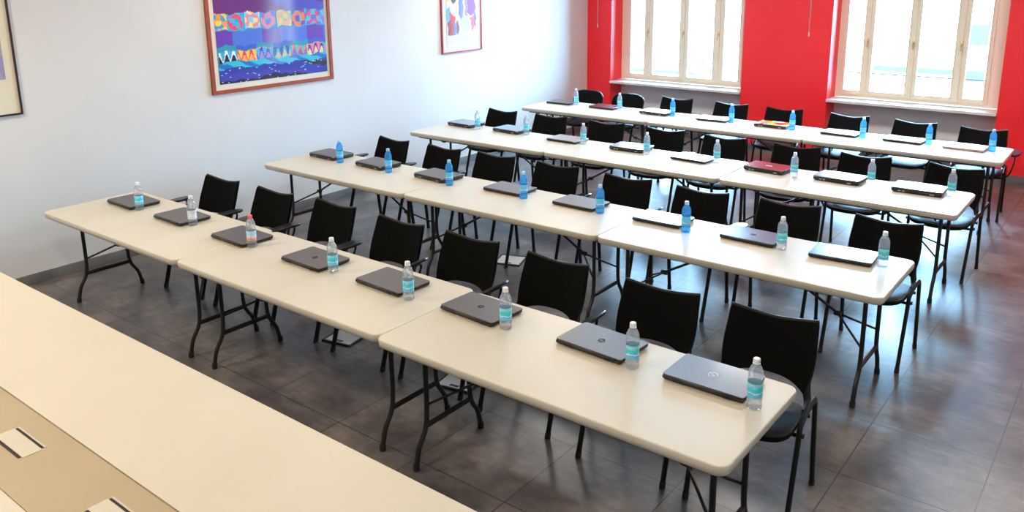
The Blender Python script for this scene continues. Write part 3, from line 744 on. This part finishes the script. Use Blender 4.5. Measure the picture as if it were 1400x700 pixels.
def art2(u, v0):
    # generic abstract: bands of small colour patches over deep blue and violet
    v = v0 * 1.25
    warp = 0.012 * math.sin(u * 23 + v * 5) + 0.008 * math.sin(u * 61)
    vv = v + warp
    pale = math.exp(-((u - 0.47 - 0.08 * v) / 0.09) ** 2) * 0.45 + math.exp(-((u - 0.66) / 0.05) ** 2) * 0.35  # soft pale streaks: reflections on the picture, painted into its colours
    def mix_reflection(c, k=1.0):
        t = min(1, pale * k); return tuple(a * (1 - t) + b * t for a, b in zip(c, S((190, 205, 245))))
    if vv < 0.20:
        s = vv + 0.05 * math.sin(u * 6 + 1.0)
        c = S((24, 24, 58)) if math.sin(s * 26 + u * 4) > 0.55 else (S((44, 58, 160)) if math.sin(s * 30 + u * 7) > -0.2 else S((66, 62, 165)))
        if hsh(int(u * 60), int(v * 80)) > 0.965: c = S((150, 190, 240))
        return c
    if vv < 0.29: 
        return mix_reflection(S((40, 190, 215)) if math.sin(u * 28 + vv * 40) > -0.3 else S((20, 110, 190)), 0.5)
    if vv < 0.44:
        cell = int(u * 6.2); fu = (u * 6.2) % 1; fv = (vv - 0.29) / 0.15
        if fu < 0.06 or fv > 0.93: return S((230, 190, 120)) if cell % 3 == 2 else S((30, 150, 170))
        pal = [[(60, 170, 215), (230, 240, 250), (20, 30, 60)], [(245, 190, 70), (225, 60, 90), (250, 160, 90)], [(70, 180, 220), (60, 70, 190), (170, 130, 220)],
               [(40, 60, 160), (60, 190, 200), (230, 190, 130)], [(90, 190, 200), (230, 110, 60), (130, 90, 190)], [(240, 120, 150), (60, 60, 150), (230, 210, 160)], [(70, 150, 220), (60, 200, 190), (220, 120, 170)]][cell % 7]
        tri = (math.sin(fu * 17 + cell) * 0.5 + 0.5)
        return mix_reflection(S(pal[0] if fv > tri + 0.15 else (pal[1] if fv > tri * 0.6 else pal[2])), 0.5)
    if vv < 0.50: return mix_reflection(S((30, 150, 185)) if math.sin(u * 19) > 0.1 else S((60, 90, 200)), 0.6)
    if vv < 0.70:
        return mix_reflection(S((100, 55, 175)) if math.sin(u * 15 + 0.7) > 0.35 else S((75, 115, 215)))
    if vv < 0.93:
        cell = int(u * 7 + 0.3); fu = (u * 7 + 0.3) % 1; fv = (vv - 0.70) / 0.23
        if fu < 0.05 or fv < 0.05: return S((50, 165, 205))
        d = (fu - 0.5) ** 2 + (fv - 0.5) ** 2
        pal = [[(250, 205, 60), (60, 150, 210), (240, 150, 60)], [(70, 150, 220), (235, 60, 95), (60, 180, 215)], [(130, 200, 235), (235, 130, 150), (240, 220, 150)],
               [(90, 185, 225), (235, 140, 170), (120, 130, 220)], [(120, 205, 215), (250, 180, 130), (235, 220, 110)], [(80, 190, 220), (235, 120, 70), (110, 80, 170)], [(90, 110, 200), (240, 60, 110), (80, 190, 220)], [(70, 170, 225), (150, 120, 220), (90, 200, 220)]][cell % 8]
        k = math.sin(fu * 9 + cell * 2.1) * math.cos(fv * 8 + cell)
        return mix_reflection(S(pal[1] if 0.05 < d < 0.2 and k > -0.4 else (pal[0] if k > 0 else pal[2])), 0.5)
    return mix_reflection(S((105, 30, 120)) if math.sin(u * 5 + vv * 7) > -0.4 else S((70, 70, 190)))
def art3(u, v):
    base = (0.60, 0.585, 0.60)
    if v < 0.17:
        return base
    fig = [(0.16, 0.36, 0.10, 0.26, (225, 60, 60)), (0.27, 0.26, 0.035, 0.11, (90, 150, 200)), (0.10, 0.28, 0.03, 0.12, (120, 80, 90)), (0.36, 0.28, 0.035, 0.10, (150, 90, 100)), (0.30, 0.62, 0.16, 0.13, (240, 215, 200)),
           (0.05, 0.50, 0.05, 0.10, (90, 190, 225)), (0.48, 0.60, 0.06, 0.16, (125, 110, 215)), (0.50, 0.52, 0.03, 0.18, (110, 150, 225)), (0.82, 0.60, 0.12, 0.12, (160, 80, 160)), (0.66, 0.62, 0.04, 0.20, (170, 140, 230)),
           (0.16, 0.90, 0.12, 0.10, (110, 210, 150)), (0.30, 0.98, 0.14, 0.06, (235, 50, 90)), (0.62, 0.86, 0.14, 0.12, (250, 180, 130)), (0.70, 0.95, 0.10, 0.07, (250, 225, 110)), (0.88, 0.92, 0.07, 0.09, (190, 140, 220)),
           (0.60, 0.78, 0.08, 0.06, (245, 100, 110)), (0.24, 0.74, 0.07, 0.06, (95, 70, 75)), (0.78, 0.42, 0.20, 0.02, (235, 120, 90)), (0.86, 0.34, 0.04, 0.11, (240, 110, 90)), (0.94, 0.40, 0.03, 0.12, (140, 110, 210)),
           (0.06, 0.76, 0.05, 0.06, (245, 215, 110)), (0.62, 0.33, 0.12, 0.12, (215, 220, 245)), (0.52, 0.98, 0.05, 0.05, (120, 80, 200))]
    c = base; uu = u + 0.012 * math.sin(v * 40); vv = v + 0.012 * math.sin(u * 33)
    for cx, cy, rx, ry, cc in fig:
        if abs((uu - cx) / (rx * 1.25)) ** 2.4 + abs((vv - cy) / (ry * 1.1)) ** 2.4 < 1: c = tuple(q * 0.72 for q in S(cc))
    return c
def art1(u, v):
    if v > 0.62: return S((90, 185, 190)) if math.sin(u * 20 + v * 13) > -0.2 else S((60, 150, 190))
    return S((150, 145, 190)) if math.sin(v * 15 + u * 6) > 0 else S((165, 160, 175))
r1, oy, oz = frame_obj('framed_picture', 'dark thin-framed picture with wide cream mat at the far left edge', -0.72, 0.192, 1.405, 2.62, 0.014, M['frame_black'], M['mat_board'], 0)
art('artwork', r1, -0.62 + oy, 0.105 + oy, 1.69 + oz, 2.50 + oz, 0.0150, art1, 30, 40)
r2, oy, oz = frame_obj('framed_picture', 'large red-brown framed colourful abstract painting on the pale wall', 1.880, 3.352, 1.345, 2.42, 0.036, M['frame_brown'], M['mat_board'], 0)
art('artwork', r2, 1.968 + oy, 3.280 + oy, 1.435 + oz, 2.33 + oz, 0.0150, art2, 190, 110)
r3, oy, oz = frame_obj('framed_picture', 'small thin red framed poster with pastel figures near the window wall', 5.105, 5.872, 1.462, 2.42, 0.015, M['frame_red'], M['paper'], 0)
art('artwork', r3, 5.20 + oy, 5.775 + oy, 1.545 + oz, 2.34 + oz, 0.0150, art3, 80, 100)
cp = MB()
for i, (a, b, z) in enumerate(((5.22, 5.60, 1.560), (5.22, 5.50, 1.540))):
    cp.box(0.0152, 0.0156, a + oy, b + oy, z + oz, z + 0.006 + oz)
cp.build('caption_lines', M['niche'], r3, False)

# ------------------------------------------------------------------ blind cords on the red piers
for (x, z, lab) in ((2.869, 1.621, 'white blind cord hanging on the red pier between the windows'), (-0.367, 1.627, 'white blind cord hanging on the narrow red pier at the room corner')):
    r = empty('blind_cord', (x, WY - 0.02, z)); tag(r, lab, 'cord')
    m = MB(); m.tube([(-0.004, 0, 0.03), (-0.008, 0, 1.2)], 0.0022, n=6); m.tube([(0.004, 0, 0.03), (0.008, 0, 1.2)], 0.0022, n=6)
    m.build('cord', M['cord'], r)
    MB().lathe([(0.004, 0.035), (0.009, 0.025), (0.011, -0.02), (0.008, -0.028)], 12).build('pull_weight', M['cord'], r)
    MB().box(-0.02, 0.02, -0.012, 0.02, 1.19, 1.22).build('bracket', M['cord'], r, False)

# ------------------------------------------------------------------ floor outlets
for (x, y, a, lab) in ((2.27, 2.86, 0.35, 'pale floor outlet box on the dark floor behind the second row'), (2.31, 0.95, 0.2, 'pale floor outlet box under a chair of the front row, left one'), (3.37, 0.95, 0.2, 'pale floor outlet box under a chair of the front row, right one')):
    r = empty('floor_outlet', (x, y, 0), a); tag(r, lab, 'floor outlet', 'floor outlets')
    f = MB(); 
    for b in ((-0.12, 0.12, -0.12, -0.108), (-0.12, 0.12, 0.108, 0.12), (-0.12, -0.108, -0.108, 0.108), (0.108, 0.12, -0.108, 0.108)): f.box(b[0], b[1], b[2], b[3], 0, 0.012)
    f.build('outlet_rim', M['steel'], r, False)
    MB().slab(-0.107, 0.107, -0.107, 0.107, 0.0, 0.008, r=0.006, bev=0.001).build('outlet_lid', M['sill'], r)
    MB().box(-0.03, 0.03, -0.09, -0.07, 0.008, 0.0095).build('lid_grip', M['steel'], r, False)
